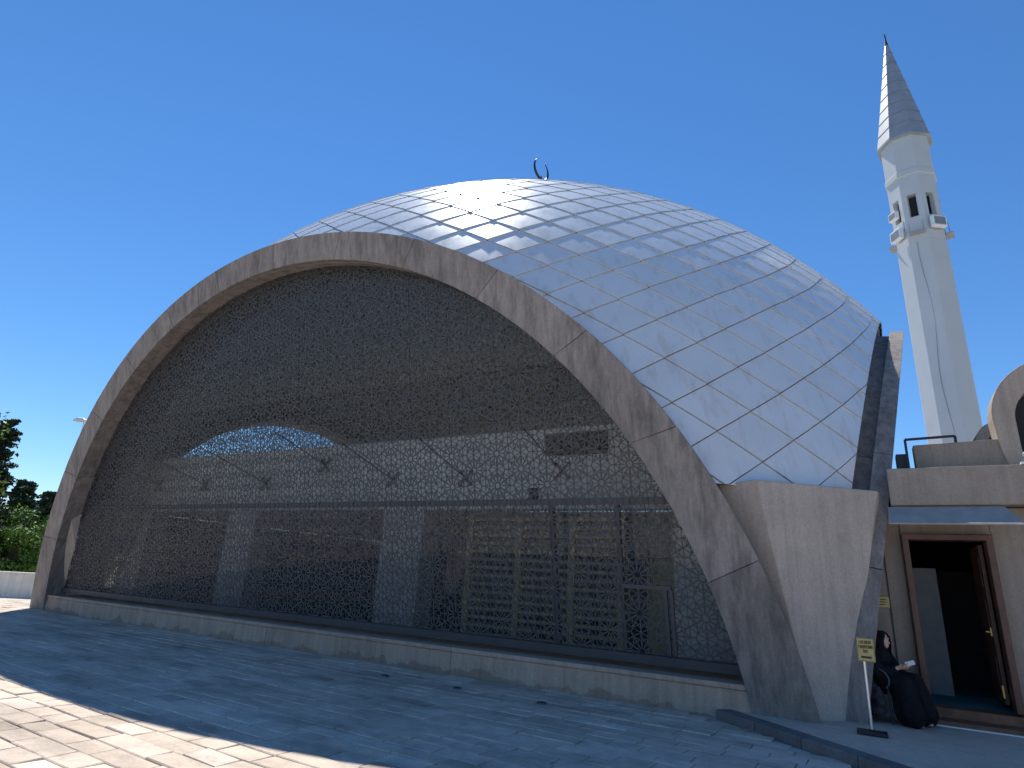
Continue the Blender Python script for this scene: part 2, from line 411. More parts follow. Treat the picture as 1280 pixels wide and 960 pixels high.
# diamond panels
DL = 360 / 136
lats = [8.6, 10.4]
for v in (12.1, 13.8, 15.45, 17.1, 18.8, 20.45, 22.15, 23.8, 25.5, 27.1, 28.75, 30.4, 32.2, 33.95, 35.8, 37.7, 39.55, 41.4, 43.3, 45.4, 47.7): lats.append(v)
while lats[-1] < 86: lats.append(lats[-1] + 2.4)
def sph(lon, lat, r):
    lo, la = R_(lon), R_(lat)
    return Vector((r * math.cos(la) * math.sin(lo), -r * math.cos(la) * math.cos(lo), CZ + r * math.sin(la)))
PL = clip_planes(.5, 3.10)
def panel_geo(lon, j, inset=.009, n=4):
    top, bot = (0, lats[j + 1]), (0, lats[j - 1]); l, r = (-DL, lats[j]), (DL, lats[j])
    # bilinear: (a, b) top=(0,0), left=(1,0), right=(0,1), bottom=(1,1)
    grid = []
    wl = math.hypot(DL * math.cos(R_(lats[j])), (lats[j + 1] - lats[j - 1]) / 2) * math.pi / 180 * RD
    e = inset / wl
    for i in range(n + 1):
        rowp = []
        for k in range(n + 1):
            a = e + (1 - 2 * e) * i / n; b = e + (1 - 2 * e) * k / n
            lo = (1 - a) * (1 - b) * top[0] + a * (1 - b) * l[0] + (1 - a) * b * r[0] + a * b * bot[0]
            la = (1 - a) * (1 - b) * top[1] + a * (1 - b) * l[1] + (1 - a) * b * r[1] + a * b * bot[1]
            s_ = (a + b) / 2
            rowp.append((lon + lo, la, RD - .016 + .034 * s_))
        grid.append(rowp)
    return grid
def panel_mesh(lon, j):
    grid = panel_geo(lon, j); n = len(grid) - 1
    bm = bmesh.new()
    vt = [[bm.verts.new(sph(*c)) for c in r_] for r_ in grid]
    for i in range(n):
        for k in range(n): bm.faces.new((vt[i][k], vt[i + 1][k], vt[i + 1][k + 1], vt[i][k + 1])).smooth = True
    ring = [(0, k) for k in range(n)] + [(i, n) for i in range(n)] + [(n, k) for k in range(n, 0, -1)] + [(i, 0) for i in range(n, 0, -1)]
    for e_ in bm.edges:
        if e_.is_boundary: e_.smooth = False
    lo = [bm.verts.new(sph(grid[i][k][0], grid[i][k][1], grid[i][k][2] - .032)) for i, k in ring]
    for x in range(len(ring)):
        a, b = ring[x], ring[(x + 1) % len(ring)]
        bm.faces.new((vt[a[0]][a[1]], vt[b[0]][b[1]], lo[(x + 1) % len(ring)], lo[x]))
    for p, nn in PL:
        bmesh.ops.bisect_plane(bm, geom=bm.verts[:] + bm.edges[:] + bm.faces[:], plane_co=p, plane_no=-nn, clear_outer=True)
    if not bm.faces: bm.free(); return None
    bmesh.ops.recalc_face_normals(bm, faces=bm.faces[:])
    c = sum((f.calc_center_median() for f in bm.faces), Vector()) / len(bm.faces)
    return bm
def panel_score(lon, j):
    pts = [sph(lon, lats[j + 1], RD), sph(lon - DL, lats[j], RD), sph(lon, lats[j - 1], RD), sph(lon + DL, lats[j], RD)]
    c = sph(lon, lats[j], RD)
    if any((c - p).dot(nn) < -.6 for p, nn in PL): return 0
    nrm = (c - Vector((0, 0, CZ))).normalized(); w = c + Vector((CX, CY, 0))
    if (CAM - w).dot(nrm) <= 0: return 0
    # hidden behind the front arch's rim?
    q = [proj(p + Vector((CX, CY, 0))) for p in pts]
    d = w - CAM; cl = CAM - Vector((CX, CY, 0))
    nn = Vector((0, 1, T)) / L; tt = (FP(0, 0) - cl).dot(nn) / d.dot(nn)
    if 0 < tt < 1:
        h = cl + d * tt
        if math.hypot(h.x, h.z * L - VO) < RO - .25: return 0
    return abs(sum(q[i][0] * q[(i + 1) % 4][1] - q[(i + 1) % 4][0] * q[i][1] for i in range(4))) / 2
cand = []
for j in range(1, len(lats) - 1):
    for i in range(68):
        lon = 35.0 + DL * (2 * i + (0 if j % 2 == 0 else 1))
        cand.append((panel_score(lon, j), lon, j))
# parity check: at lon 37.65 vertices sit on rows 18.8, 22.15 ... (panel centres of lon 35 sit there too)
cand.sort(key=lambda c: -c[0])
restV = bmesh.new(); rest_vals = []
made = 0
rV, rF, rT = [], [], []
for sc_, lon, j in cand:
    bm = panel_mesh(lon, j)
    if bm is None: continue
    tv = min(1, max(0, random.gauss(.5, .22)))
    if made < 298 and sc_ > 0:
        me = bpy.data.meshes.new('dome_panel'); bm.to_mesh(me); me.materials.append(M['panel'])
        me.attributes.new('tint', 'FLOAT', 'FACE').data.foreach_set('value', [tv] * len(me.polygons))
        link(bpy.data.objects.new('dome_panel', me), DOME); made += 1
    else:
        b = len(rV); bm.verts.index_update(); rV += [v.co.copy() for v in bm.verts]
        for f in bm.faces: rF.append([b + v.index for v in f.verts]); rT.append(tv)
    bm.free()
tag(mesh('dome_panels', rV, rF, 'panel', DOME, False, rT), kind='stuff')

# finial with crescent on the dome
fn = MB(); fn.tube([(0, 0, CZ + RD - .1), (0, 0, 18.2), (0, 0, 19.25)], [.09, .07, .04], 10)
for z, r in ((15.9, .24), (16.7, .2), (17.5, .17), (18.3, .14)):
    fn.tube([(0, 0, z - r), (0, 0, z - r * .6), (0, 0, z), (0, 0, z + r * .6), (0, 0, z + r)], [.06, r * .8, r, r * .8, .05], 12)
FIN = fn.build('finial', 'dark', HALL, True)
cr = MB(); pts = []; rad = []
for i in range(29):
    a = R_(-90 - 150 + 300 * i / 28); pts.append((.10 * math.cos(a), .48 * math.cos(a), 19.62 + .52 * math.sin(a))); rad.append(.015 + .05 * math.sin(math.pi * i / 28))
cr.tube(pts, rad, 8); cr.build('crescent', 'dark', FIN, True)

# ------------------------------------------------------------------ pierced screens
OFFL = .45
A_ = .573; CW = A_ * math.sqrt(3) / 2
def inside(u, v, r=RI - .005): return math.hypot(u, v - VI) < r and v > .50
SW, SD = .017, .012
def strip(mb, p, q, w=SW):
    d = (q[0] - p[0], q[1] - p[1]); ln = math.hypot(*d)
    if ln < 1e-5: return
    nx, ny = -d[1] / ln * w / 2, d[0] / ln * w / 2
    ex, ey = d[0] / ln * w * .3, d[1] / ln * w * .3
    p = (p[0] - ex, p[1] - ey); q = (q[0] + ex, q[1] + ey)
    V = []
    for off in (OFFL, OFFL + SD):
        V += [FP(p[0] + nx, p[1] + ny, off), FP(p[0] - nx, p[1] - ny, off), FP(q[0] - nx, q[1] - ny, off), FP(q[0] + nx, q[1] + ny, off)]
    mb.add(V, [(0, 1, 2, 3), (7, 6, 5, 4), (0, 3, 7, 4), (1, 5, 6, 2)])
panels = {}
PW, PH = CW * 4, A_ * 2
def put(p, q, w=SW):
    mu, mv = (p[0] + q[0]) / 2, (p[1] + q[1]) / 2
    if not (inside(*p, RI + .06) and inside(*q, RI + .06)): return
    key = (math.floor(mu / PW), math.floor(mv / PH))
    strip(panels.setdefault(key, MB()), p, q, w)
U0, V0 = 2.57, 4.88
def pol(c, r, a): return (c[0] + r * math.cos(a), c[1] + r * math.sin(a))
for i in range(-30, 30):
    for j in range(-16, 12):
        c = (U0 + CW * i, V0 + A_ * (j + (.5 if i % 2 else 0)))
        if not inside(*c, RI + .45) and not (math.hypot(c[0], c[1] - VI) < RI + .45 and c[1] > .1): continue
        for k in range(12):
            a = R_(90 + 30 * k); b = R_(90 + 30 * (k + 1)); mid = (a + b) / 2
            evA = k % 2 == 0
            put(pol(c, .055, a), pol(c, (A_ / 2) if evA else (A_ / math.sqrt(3)) * .97, a), .024 if evA else .019)
            put(pol(c, .055, a), pol(c, .055, b), .015)
            put(pol(c, .150, a), pol(c, .186, mid), .014); put(pol(c, .186, mid), pol(c, .150, b), .014)
            ra, rb = (.232, .262) if evA else (.262, .232)
            put(pol(c, ra, a), pol(c, .186, mid), .014); put(pol(c, .186, mid), pol(c, rb, b), .014)
            if not evA:      # small link across the neighbouring spokes
                put(pol(c, .262, a), pol(c, .286, a + R_(30)), .012); put(pol(c, .262, a), pol(c, .286, a - R_(30)), .012)
allmb = MB()
SCREEN = []
def arch_frame(mb, r, w, d, off):
    n = 60; a0 = math.asin((.45 - VI) / r)
    for i in range(n):
        a, b = a0 + (math.pi - 2 * a0) * i / n, a0 + (math.pi - 2 * a0) * (i + 1) / n
        V = []
        for aa in (a, b):
            for rr, oo in ((r, off), (r, off + d), (r - w, off + d), (r - w, off)): V.append(FP(rr * math.cos(aa), VI + rr * math.sin(aa), oo))
        mb.add(V, [(0, 1, 5, 4), (1, 2, 6, 5), (2, 3, 7, 6), (3, 0, 4, 7)])
def fbar(mb, u0, v0, u1, v1, w, d=.06, off=OFFL + .02):
    du, dv = u1 - u0, v1 - v0; ln = math.hypot(du, dv); nx, ny = -dv / ln * w / 2, du / ln * w / 2
    V = []
    for o in (off, off + d): V += [FP(u0 + nx, v0 + ny, o), FP(u0 - nx, v0 - ny, o), FP(u1 - nx, v1 - ny, o), FP(u1 + nx, v1 + ny, o)]
    mb.add(V, [(0, 1, 2, 3), (7, 6, 5, 4), (0, 3, 7, 4), (1, 5, 6, 2), (0, 4, 5, 1), (2, 6, 7, 3)])
def half_w(v, r=RI): return math.sqrt(max(0, r * r - (v - VI) ** 2))
fr = MB(); arch_frame(fr, RI - .002, .05, .06, OFFL + .03)
hw = half_w(.5); fbar(fr, -hw, .50, hw, .50, .13, .10, OFFL - .06)
SCREEN0 = fr.build('lattice_screen', 'frame', HALL)
for (ku, kv), mb in sorted(panels.items()): mb.build('lattice_panel', 'lattice', SCREEN0); allmb.add(mb.V, mb.F)
tb = MB(); vt_ = 2.86; hw = half_w(vt_); fbar(tb, -hw, vt_, hw, vt_, .11, .07, OFFL + .02); tb.build('transom', 'frame', SCREEN0)
for x in (-4.62, -3.45): mb = MB(); fbar(mb, x - CX, .56, x - CX, 2.8, .075, .07, OFFL + .025); mb.build('mullion', 'frame', SCREEN0)
# small gate in the screen
gt = MB(); gx0, gx1 = -3.42 - CX, -2.74 - CX
fbar(gt, gx0, 1.56, gx1 + .09, 1.56, .06, .05, OFFL - .04); fbar(gt, gx1, .58, gx1, 1.53, .05, .05, OFFL - .04); fbar(gt, gx1 + .09, .58, gx1 + .09, 1.53, .05, .05, OFFL - .04); gt.build('gate_frame', 'frame', SCREEN0)
far = MB(); far.add(allmb.V, allmb.F)
fo = far.build('lattice_screen', 'lattice', HALL); fo.rotation_euler = (0, 0, math.pi / 2)
for q in (2, 3): copy_to(fo, HALL, q * math.pi / 2)

# glazing behind the lattice
def clip_poly(poly, cuts):
    for (nx, ny, d) in cuts:
        out = []
        for i in range(len(poly)):
            p, q = poly[i], poly[(i + 1) % len(poly)]; a, b = p[0] * nx + p[1] * ny - d, q[0] * nx + q[1] * ny - d
            if a <= 0: out.append(p)
            if a * b < 0: t_ = a / (a - b); out.append((p[0] + t_ * (q[0] - p[0]), p[1] + t_ * (q[1] - p[1])))
        poly = out
        if len(poly) < 3: return None
    return poly
cuts = [(math.cos(a), math.sin(a), (RI - .02) + VI * math.sin(a)) for a in [R_(2.5 * k) for k in range(0, 73)]]
GLZ = MB(); arch_frame(GLZ, RI - .002, .05, .05, .76); GLZ = GLZ.build('glazing', 'frame', HALL)
fg = MB()
for i in range(-5, 5):
    for j in range(4):
        u0, v0 = i * 2.0, .46 + j * 2.0
        poly = clip_poly([(u0 + .012, v0 + .012), (u0 + 1.988, v0 + .012), (u0 + 1.988, v0 + 1.988), (u0 + .012, v0 + 1.988)], cuts)
        if not poly: continue
        V = [FP(u, v, .78) for u, v in poly]
        mesh('glass_pane', V, [tuple(range(len(V)))], 'glass', GLZ); fg.add(V, [tuple(range(len(V)))])
fgo = fg.build('glazing', 'glass', HALL); fgo.rotation_euler = (0, 0, math.pi / 2)
for q in (2, 3): copy_to(fgo, HALL, q * math.pi / 2)

# plinth under the front screen (world frame, slightly out of square like the paving)
def lw(x, y, z): return Vector((x - CX, y - CY, z))
pl_x = [-20.95, -16.2, -11.3, -6.5, -1.45]
PLN = bpy.data.objects.new('plinth', None); link(PLN, HALL)
for i in range(4):
    x0, x1 = pl_x[i] + .004, pl_x[i + 1] - .004; fy = lambda x: 9.415
    V = []
    for z, o in ((-.1, 0), (.345, 0), (.36, -.03), (.425, -.03)):
        V += [lw(x0, fy(x0) + o, z), lw(x1, fy(x1) + o, z), lw(x1, 10.5, z), lw(x0, 10.5, z)]
    F = [(12, 13, 14, 15)] + [(a + k, a + (k + 1) % 4, a + 4 + (k + 1) % 4, a + 4 + k) for a in (0, 4, 8) for k in range(4)]
    bevel(mesh('plinth_stone', V, F, 'plinth', PLN, tint=.45 + .1 * (i % 2)), .01, 2)
for q in (1, 2, 3):
    b = MB(); b.add([FP(u, v, o) for u, v, o in ((-9.4, -.2, .2), (9.4, -.2, .2), (9.4, .44, .2), (-9.4, .44, .2), (-9.4, -.2, 1.0), (9.4, -.2, 1.0), (9.4, .44, 1.0), (-9.4, .44, 1.0))], [(0, 1, 2, 3), (7, 6, 5, 4), (0, 4, 5, 1), (3, 2, 6, 7), (0, 3, 7, 4), (1, 5, 6, 2)])
    b.build('plinth', 'plinth', HALL).rotation_euler = (0, 0, q * math.pi / 2)

# interior: floor, gallery beams, columns
fl = MB(); fl.box((0, 0, .05), (20.4, 20.0, .1)); fl.build('prayer_floor', 'carpet', HALL)
for q in range(4):
    b = MB()
    for k in range(7):
        x0 = -10.15 + k * 2.9; b.box((x0 + 1.45, -9.14, 3.83), (2.894, .4, 1.66), t=.5 + .06 * ((k * 5) % 3 - 1))
    o = b.build('gallery_beam', 'beam', HALL); o.rotation_euler = (0, 0, q * math.pi / 2)
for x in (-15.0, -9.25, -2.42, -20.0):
    b = MB(); b.box((x - CX, 11.3 - CY, 1.55), (1.18, .55, 2.9)); b.build('column', 'beam' if x > -3 else 'column', HALL)  # column nearest the entrance is paler: light on it put into its colour
b = MB(); b.box((-4.92 - CX, 10.96 - CY, 4.3), (1.36, .06, .46)); b.build('wall_panel', 'void', HALL)
b = MB(); b.box((-5.85 - CX, 10.97 - CY, 3.3), (.2, .06, .24)); b.build('switch_box', 'void', HALL)
for (x, z) in ((-19.3, 3.8), (-16.9, 3.76), (-14.2, 3.73), (-12.0, 4.15), (-9.66, 3.70), (-7.56, 3.68), (-5.22, 3.75)):
    b = MB(); c = lw(x, 10.97, z); b.tube([c, lw(x, 9.22, z + .5)], .016, 6)
    for sx in (-1, 1):
        for sz in (-1, 1): b.bar(c, c + Vector((sx * .14, -.02, sz * .14)), .035); b.box(c + Vector((sx * .14, -.01, sz * .14)), (.07, .05, .07))
    b.build('stay_rod', 'dark', HALL)

b = MB(); b.box((-9.6, 0, 1.80), (.2, 17, 2.4)); b.build('blocking_wall', 'soffit', HALL)  # walls added to keep daylight out of the lower openings
b = MB(); rw = random.Random(9)
for k in range(34):
    z0 = rw.choice((.1, .1, .1, .35, .62, .5)); b.box((-8.5 + k * .5 + .25, 9.6, (z0 + 5.24) / 2), (.5, .2, 5.24 - z0))  # uneven feet of the added wall let sparkles of daylight through
b.build('blocking_wall', 'soffit', HALL)
b = MB(); b.box((9.6, 0, 2.5), (.2, 17, 4.6)); b.build('blocking_wall', 'soffit', HALL)
# slatted timber rack just inside the glass
RK = thing('slatted_rack', 'ochre slatted timber rack standing behind the pierced screen', 'rack', (-5.55, 11.75, .1))
for x in (-2.2, -.95, .3, 1.35): b = MB(); b.box((x, 0, 1.4), (.14, .3, 2.8)); b.build('post', 'ochre', RK)
for k in range(16): b = MB(); b.box((-.42, 0, .2 + k * .17), (3.5, .26, .06)); b.build('slat', 'ochre', RK)
b = MB(); b.box((-3.5, 12.3, 1.1), (.8, .05, 2.0)); o = tag(b.build('timber_board', 'ochre'), 'plain ochre board standing beside the slatted rack', 'board')
# chandelier
CH = thing('chandelier', 'ring chandelier of pale blue glass drops hanging under the dome', 'chandelier', (CX, CY, 8.6))
b = MB()
for r in (1.2, 2.2, 3.1): b.tube([(r * math.cos(a), r * math.sin(a), .9 - r * .2) for a in [2 * math.pi * k / 40 for k in range(41)]], .03, 6)
b.build('ring', 'dark', CH)
b = MB()
for k in range(6): a = k * math.pi / 3; b.tube([(2.0 * math.cos(a), 2.0 * math.sin(a), .5), (.2 * math.cos(a), .2 * math.sin(a), 5.9)], .012, 5)
b.build('suspension_wires', 'dark', CH)
b = MB(); rr = random.Random(5)
for k in range(700):
    r = rr.choice((1.2, 2.2, 3.1, 3.1)); a = rr.random() * 6.283; z = .85 - r * .2 - rr.random() * 1.2; c = Vector((r * math.cos(a), r * math.sin(a), z)); s = .10
    b.add([c + Vector((0, 0, s)), c + Vector((s * .6, 0, -s * .4)), c + Vector((-s * .3, s * .5, -s * .4)), c + Vector((-s * .3, -s * .5, -s * .4)), c + Vector((0, 0, -s))], [(0, 1, 2), (0, 2, 3), (0, 3, 1), (4, 2, 1), (4, 3, 2), (4, 1, 3)])
tag(b.build('glass_drops', 'drop', CH), kind='stuff')

# ------------------------------------------------------------------ entrance building on the right
ENT = thing('entrance_building', 'low concrete entrance building with open wooden doorway beside the dome', 'building', (0, 11.1, 0))
def eb(name, mat, c, d, bev=.01, t=.5):
    b = MB(); b.box((c[0], c[1] - 11.1, c[2]), d, t=t); o = b.build(name, mat, ENT)
    return bevel(o, bev, 2) if bev else o
DX0, DX1, DZ0, DZ1 = .46, 1.535, .30, 2.58      # clear frame of the doorway in the wall plane y = 11.1
WY = 11.1
eb('wall', 'annex', (-.03, WY + .15, 1.53), (.94, .30, 2.92), t=.5)            # left of the door
eb('wall', 'annex', (4.52, WY + .15, 1.53), (5.94, .30, 2.92), t=.47)         # right of the door
eb('wall', 'annex', (.998, WY + .15, 2.79), (1.10, .30, .40), t=.48)          # over the door
s_ = MB(); s_.box((.20, -.006, 1.6), (.018, .02, 2.9)); s_.build('wall_joint', 'dark', ENT)
# fascia beam; the dark strip under it is gap shade put into colour
eb('fascia_beam', 'annex', (3.92, WY + .02, 3.275), (7.1, .62, .56), .015, .56)
eb('gap_shade', 'dark', (3.9, WY + .12, 2.985), (7.0, .3, .015), 0)
eb('roof_slab', 'annex', (3.9, WY + 3.2, 3.40), (7.0, 5.7, .25), .02, .5)
eb('back_wall', 'annex', (4.2, WY + 6.0, 1.6), (6.4, .3, 3.2), .01, .5)
eb('side_wall', 'annex', (.36, WY + 3.1, 1.6), (.25, 5.6, 3.0), .01, .5)
# roof parapet, slanted at its right end
V = [(.80, .28, 3.557), (2.12, .28, 3.557), (1.96, .28, 4.06), (.80, .28, 4.02), (.80, .55, 3.557), (2.12, .55, 3.557), (1.96, .55, 4.06), (.80, .55, 4.02)]
bevel(mesh('roof_parapet', V, [(0, 1, 2, 3), (7, 6, 5, 4), (0, 4, 5, 1), (3, 2, 6, 7), (0, 3, 7, 4), (1, 5, 6, 2)], 'annex', ENT, tint=.35), .012, 2)
rf = MB()
for a, b_ in (((.70, .2, 3.56), (.70, .2, 4.10)), ((.70, .2, 4.10), (1.36, .2, 4.12)), ((1.36, .2, 4.12), (1.36, .2, 4.02))): rf.bar(a, b_, .035)
rf.bar((.70, .2, 3.62), (.56, .5, 3.62), .05); rf.box((.62, .4, 3.72), (.14, .3, .32)); rf.build('roof_rail', 'dark', ENT)
# awning
V = [(.33, -.30, 2.97), (1.72, -.30, 2.97), (1.86, -.64, 2.70), (.30, -.64, 2.70)]
V += [(x, y + .01, z - .02) for x, y, z in V]
mesh('awning', V, [(0, 1, 2, 3), (7, 6, 5, 4), (0, 4, 5, 1), (1, 5, 6, 2), (2, 6, 7, 3), (3, 7, 4, 0)], 'awning', ENT)
# door frame, leaf, threshold, vestibule
df = MB(); w = .085
df.box((DX0 + w / 2 - .01, -.02, (DZ0 + DZ1) / 2), (w, .3, DZ1 - DZ0)); df.box((DX1 - w / 2 + .01, -.02, (DZ0 + DZ1) / 2), (w, .3, DZ1 - DZ0)); df.box(((DX0 + DX1) / 2, -.022, DZ1 - .03), (DX1 - DX0 + .02, .304, w))
DF = bevel(df.build('door_frame', 'wood', ENT), .012, 2)
dl = MB(); dl.box((DX1 - .10, .75, 1.42), (.05, 1.0, 2.12))
for z in (.75, 1.5, 2.1): dl.box((DX1 - .13, .75, z), (.012, .74, .42))
DLF = bevel(dl.build('door', 'wood', ENT), .006, 2)
h = MB(); h.tube([(DX1 - .14, .38, 1.28), (DX1 - .18, .38, 1.28), (DX1 - .18, .44, 1.28)], .012, 8); h.box((DX1 - .13, .38, 1.28), (.02, .04, .11)); h.build('handle', 'brass', DLF)
h = MB(); h.box((DX1 - .13, .24, .52), (.02, .04, .16)); h.build('bolt', 'brass', DLF)
for k, (y0, zz) in enumerate(((-.45, .12), (-.16, .235))):
    b = MB(); b.box((1.35, y0 + .15, (.09 + zz) / 2 + .02), (2.0, .42 - .1 * k, zz - .05)); bevel(b.build('door_step', 'woodstep', ENT), .01, 2)
b = MB(); b.box((1.5, -.53, .101), (2.0, .035, .014)); b.build('step_edging', 'offwhite', ENT)
b = MB(); b.box((1.0, 2.6, .22), (1.6, 5.0, .08)); b.build('vestibule_carpet', 'carpet', ENT)
b = MB(); b.box((.66, 1.5, 1.2), (.55, .08, 1.95)); b.build('partition', 'grey', ENT)
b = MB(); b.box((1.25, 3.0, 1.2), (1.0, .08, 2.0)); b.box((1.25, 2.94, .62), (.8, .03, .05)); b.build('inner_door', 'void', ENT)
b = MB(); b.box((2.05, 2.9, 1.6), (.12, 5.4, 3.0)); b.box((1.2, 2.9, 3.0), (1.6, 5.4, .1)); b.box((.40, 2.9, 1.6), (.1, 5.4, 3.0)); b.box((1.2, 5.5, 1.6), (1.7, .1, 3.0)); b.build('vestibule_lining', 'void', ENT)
LP = thing('ceiling_lamp', 'small lit lamp hanging inside the dark doorway', 'lamp', (.86, 12.05, 2.58))
b = MB(); b.tube([(0, 0, .35), (0, 0, .1)], .008, 6); b.tube([(-.14, 0, .02), (-.1, 0, .09), (0, 0, .12), (.1, 0, .09), (.14, 0, .02)], .012, 6); b.build('arm', 'brass', LP)
b = MB(); b.tube([(0, 0, .1), (0, 0, .06), (0, 0, .02)], [.008, .022, .012], 8); b.build('bulb', 'bulb', LP, True)
# plaque on the wall
b = MB(); b.box((.085, 11.085, 1.6), (.21, .02, .15)); PQ = tag(b.build('wall_plaque', 'gold'), 'small gold plaque fixed to the concrete wall above the seated woman', 'plaque')
b = MB()
for k in range(3): b.box((.085, 11.073, 1.635 - k * .035), (.13 - .02 * k, .004, .012))
b.build('lettering', 'ink', PQ)

# vaults over the arcade
def vault(x, y, z, s, depth, label):
    o = thing('arcade_vault', label, 'vault', (x, y, z), group='concrete vaults over the arcade')
    prof_o = []; prof_i = []
    for i in range(25):
        a = math.pi * i / 24
        prof_o.append((-.92 * s * math.cos(a), .40 * s + .92 * s * math.sin(a))); prof_i.append((-.64 * s * math.cos(a), .36 * s + .60 * s * math.sin(a)))
    prof_o = [(-.80 * s, -.45 * s), (-.89 * s, -.05 * s)] + prof_o + [(.89 * s, -.05 * s), (.80 * s, -.45 * s)]
    prof_i = [(-.62 * s, -.45 * s), (-.64 * s, -.05 * s)] + prof_i + [(.64 * s, -.05 * s), (.62 * s, -.45 * s)]
    V = []
    for y_ in (0, depth):
        V += [(u, y_, v) for u, v in prof_o] + [(u, y_, v) for u, v in prof_i]
    n = len(prof_o); F = []
    for i in range(n - 1):
        F += [(i, i + 1, n + i + 1, n + i), (2 * n + i + 1, 2 * n + i, 3 * n + i, 3 * n + i + 1), (i + 1, i, 2 * n + i, 2 * n + i + 1), (n + i, n + i + 1, 3 * n + i + 1, 3 * n + i)]
    bevel(mesh('vault_shell', V, F, 'annex', o, tint=.9), .015, 2)
    b = MB(); b.add([(u, depth * .8, v) for u, v in prof_i], [tuple(range(n))]); b.build('mouth_shade', 'void', o)  # dark sheet stands in for the shade inside the open mouth
    return o
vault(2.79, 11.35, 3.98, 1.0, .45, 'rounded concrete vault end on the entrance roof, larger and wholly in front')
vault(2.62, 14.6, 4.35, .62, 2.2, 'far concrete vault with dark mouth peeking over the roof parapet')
# flood light / camera on the fascia end
SC = thing('security_camera', 'white security camera on an arm at the fascia end', 'camera', (2.06, 10.82, 3.57))
b = MB(); b.tube([(0, 0, -.02), (0, 0, .05), (.10, -.05, .10)], .018, 8); b.box((0, 0, -.0), (.12, .1, .03)); b.build('arm', 'offwhite', SC)
b = MB(); b.tube([(-.02, -.10, .10), (.04, -.07, .115), (.24, .03, .16)], [.035, .05, .05], 12); bevel(b.build('housing', 'offwhite', SC, True), .005)

# ------------------------------------------------------------------ minaret
MX, MY = 4.29, 35.44
MIN = thing('minaret', 'tall slender white octagonal minaret with pointed metal sheet cone', 'minaret', (MX, MY, 0))
vdir = math.atan2(-MX, -MY)                      # azimuth towards the camera
def octa(r, z, rot=None):
    rot = R_(4) if rot is None else rot
    return [Vector((r * math.sin(vdir + rot + R_(22.5 + 45 * k)), r * math.cos(vdir + rot + R_(22.5 + 45 * k)), z)) for k in range(8)]
def prism(levels, name, mat, parent, t=.5, bev=.015):
    V = []; F = []
    for r, z in levels: V += octa(r, z)
    for i in range(len(levels) - 1):
        F += [(i * 8 + (k + 1) % 8, i * 8 + k, (i + 1) * 8 + k, (i + 1) * 8 + (k + 1) % 8) for k in range(8)]
    F += [tuple(range(8)), tuple((len(levels) - 1) * 8 + k for k in range(8))[::-1]]
    o = mesh(name, V, F, mat, parent, tint=t); return bevel(o, bev, 1) if bev else o
prism([(1.5, -.3), (1.5, 3), (1.22, 4)], 'base', 'white', MIN, .5)
prism([(1.20, 3.9), (1.20, 19.9)], 'shaft', 'white', MIN, .5)
prism([(1.26, 24.0), (1.26, 24.32), (1.21, 24.34), (1.21, 26.5)], 'upper_drum', 'white', MIN, .5)
prism([(1.20, 22.75), (1.20, 23.98), (1.26, 24.0)], 'lintel_band', 'white', MIN, .55)
prism([(1.19, 19.9), (1.19, 20.45), (1.15, 20.47)], 'gallery_sill', 'white', MIN, .5)
prism([(.80, 20.3), (.80, 23.0)], 'core', 'void', MIN, .5)
P0, P1 = octa(1.2, 20.44), octa(1.2, 22.78)
for k in range(8):      # piers at each corner leave a window in every face
    a, b_, c = P0[k - 1], P0[k], P0[(k + 1) % 8]
    i_ = Vector((0, 0, 20.44)); pa = b_ + (a - b_) * .27; pc = b_ + (c - b_) * .27
    q = [pa, b_, pc, pc + (i_ - pc) * .22, b_ + (i_ - b_) * .22, pa + (i_ - pa) * .22]
    V = [v.copy() for v in q] + [v + Vector((0, 0, 2.34)) for v in q]
    mesh('gallery_pier', V, [(0, 1, 2, 3, 4, 5), (11, 10, 9, 8, 7, 6)] + [(j, j + 6, (j + 1) % 6 + 6, (j + 1) % 6) for j in range(6)], 'white', MIN, tint=.5)
    mid = (b_ + c) / 2; out = Vector((mid.x, mid.y, 0)).normalized(); tg = (c - b_).normalized(); Mx = Matrix(((tg.x, out.x, 0, mid.x), (tg.y, out.y, 0, mid.y), (0, 0, 1, 0), (0, 0, 0, 1)))
    bb = MB(); bb.box((0, -.02, 20.9), (.62, .08, .86), Mx); bb.build('gallery_panel', 'white', MIN)
    if k % 2 == 1:
        bb = MB(); bb.box((0, .18, 20.28), (.7, .36, .06), Mx); bb.box((-.3, .2, 20.6), (.03, .03, .6), Mx); bb.box((.3, .2, 20.6), (.03, .03, .6), Mx); bb.build('bracket', 'lead', MIN)
# cone roof of sheet courses
zs = [26.62 + 7.6 * k / 9 for k in range(10)]
for k in range(9):
    r0 = 1.36 * (1 - (zs[k] - 26.62) / 8.1); r1 = 1.36 * (1 - (zs[k + 1] - 26.62) / 8.1)
    prism([(r0 + .015, zs[k] - .02), (r1 + .002, zs[k + 1] - .005)], 'roof_course', 'lead', MIN, .5, 0)
for k in range(1, 9):
    r0 = 1.36 * (1 - (zs[k] - 26.62) / 8.1); prism([(r0 + .026, zs[k] - .032), (r0 + .022, zs[k] + .008)], 'roof_seam', 'grey', MIN, .5, 0)
prism([(1.24, 26.48), (1.40, 26.5), (1.40, 26.62)], 'eave', 'lead', MIN, .5, 0)
b = MB(); b.tube([(0, 0, 34.1), (0, 0, 34.5), (0, 0, 35.1)], [.11, .05, .015], 8)
for k in range(3): b.tube([(0, 0, 34.6), (.1 * math.cos(k * 2.1), .1 * math.sin(k * 2.1), 35.0)], .01, 5)
b.build('finial', 'dark', MIN)
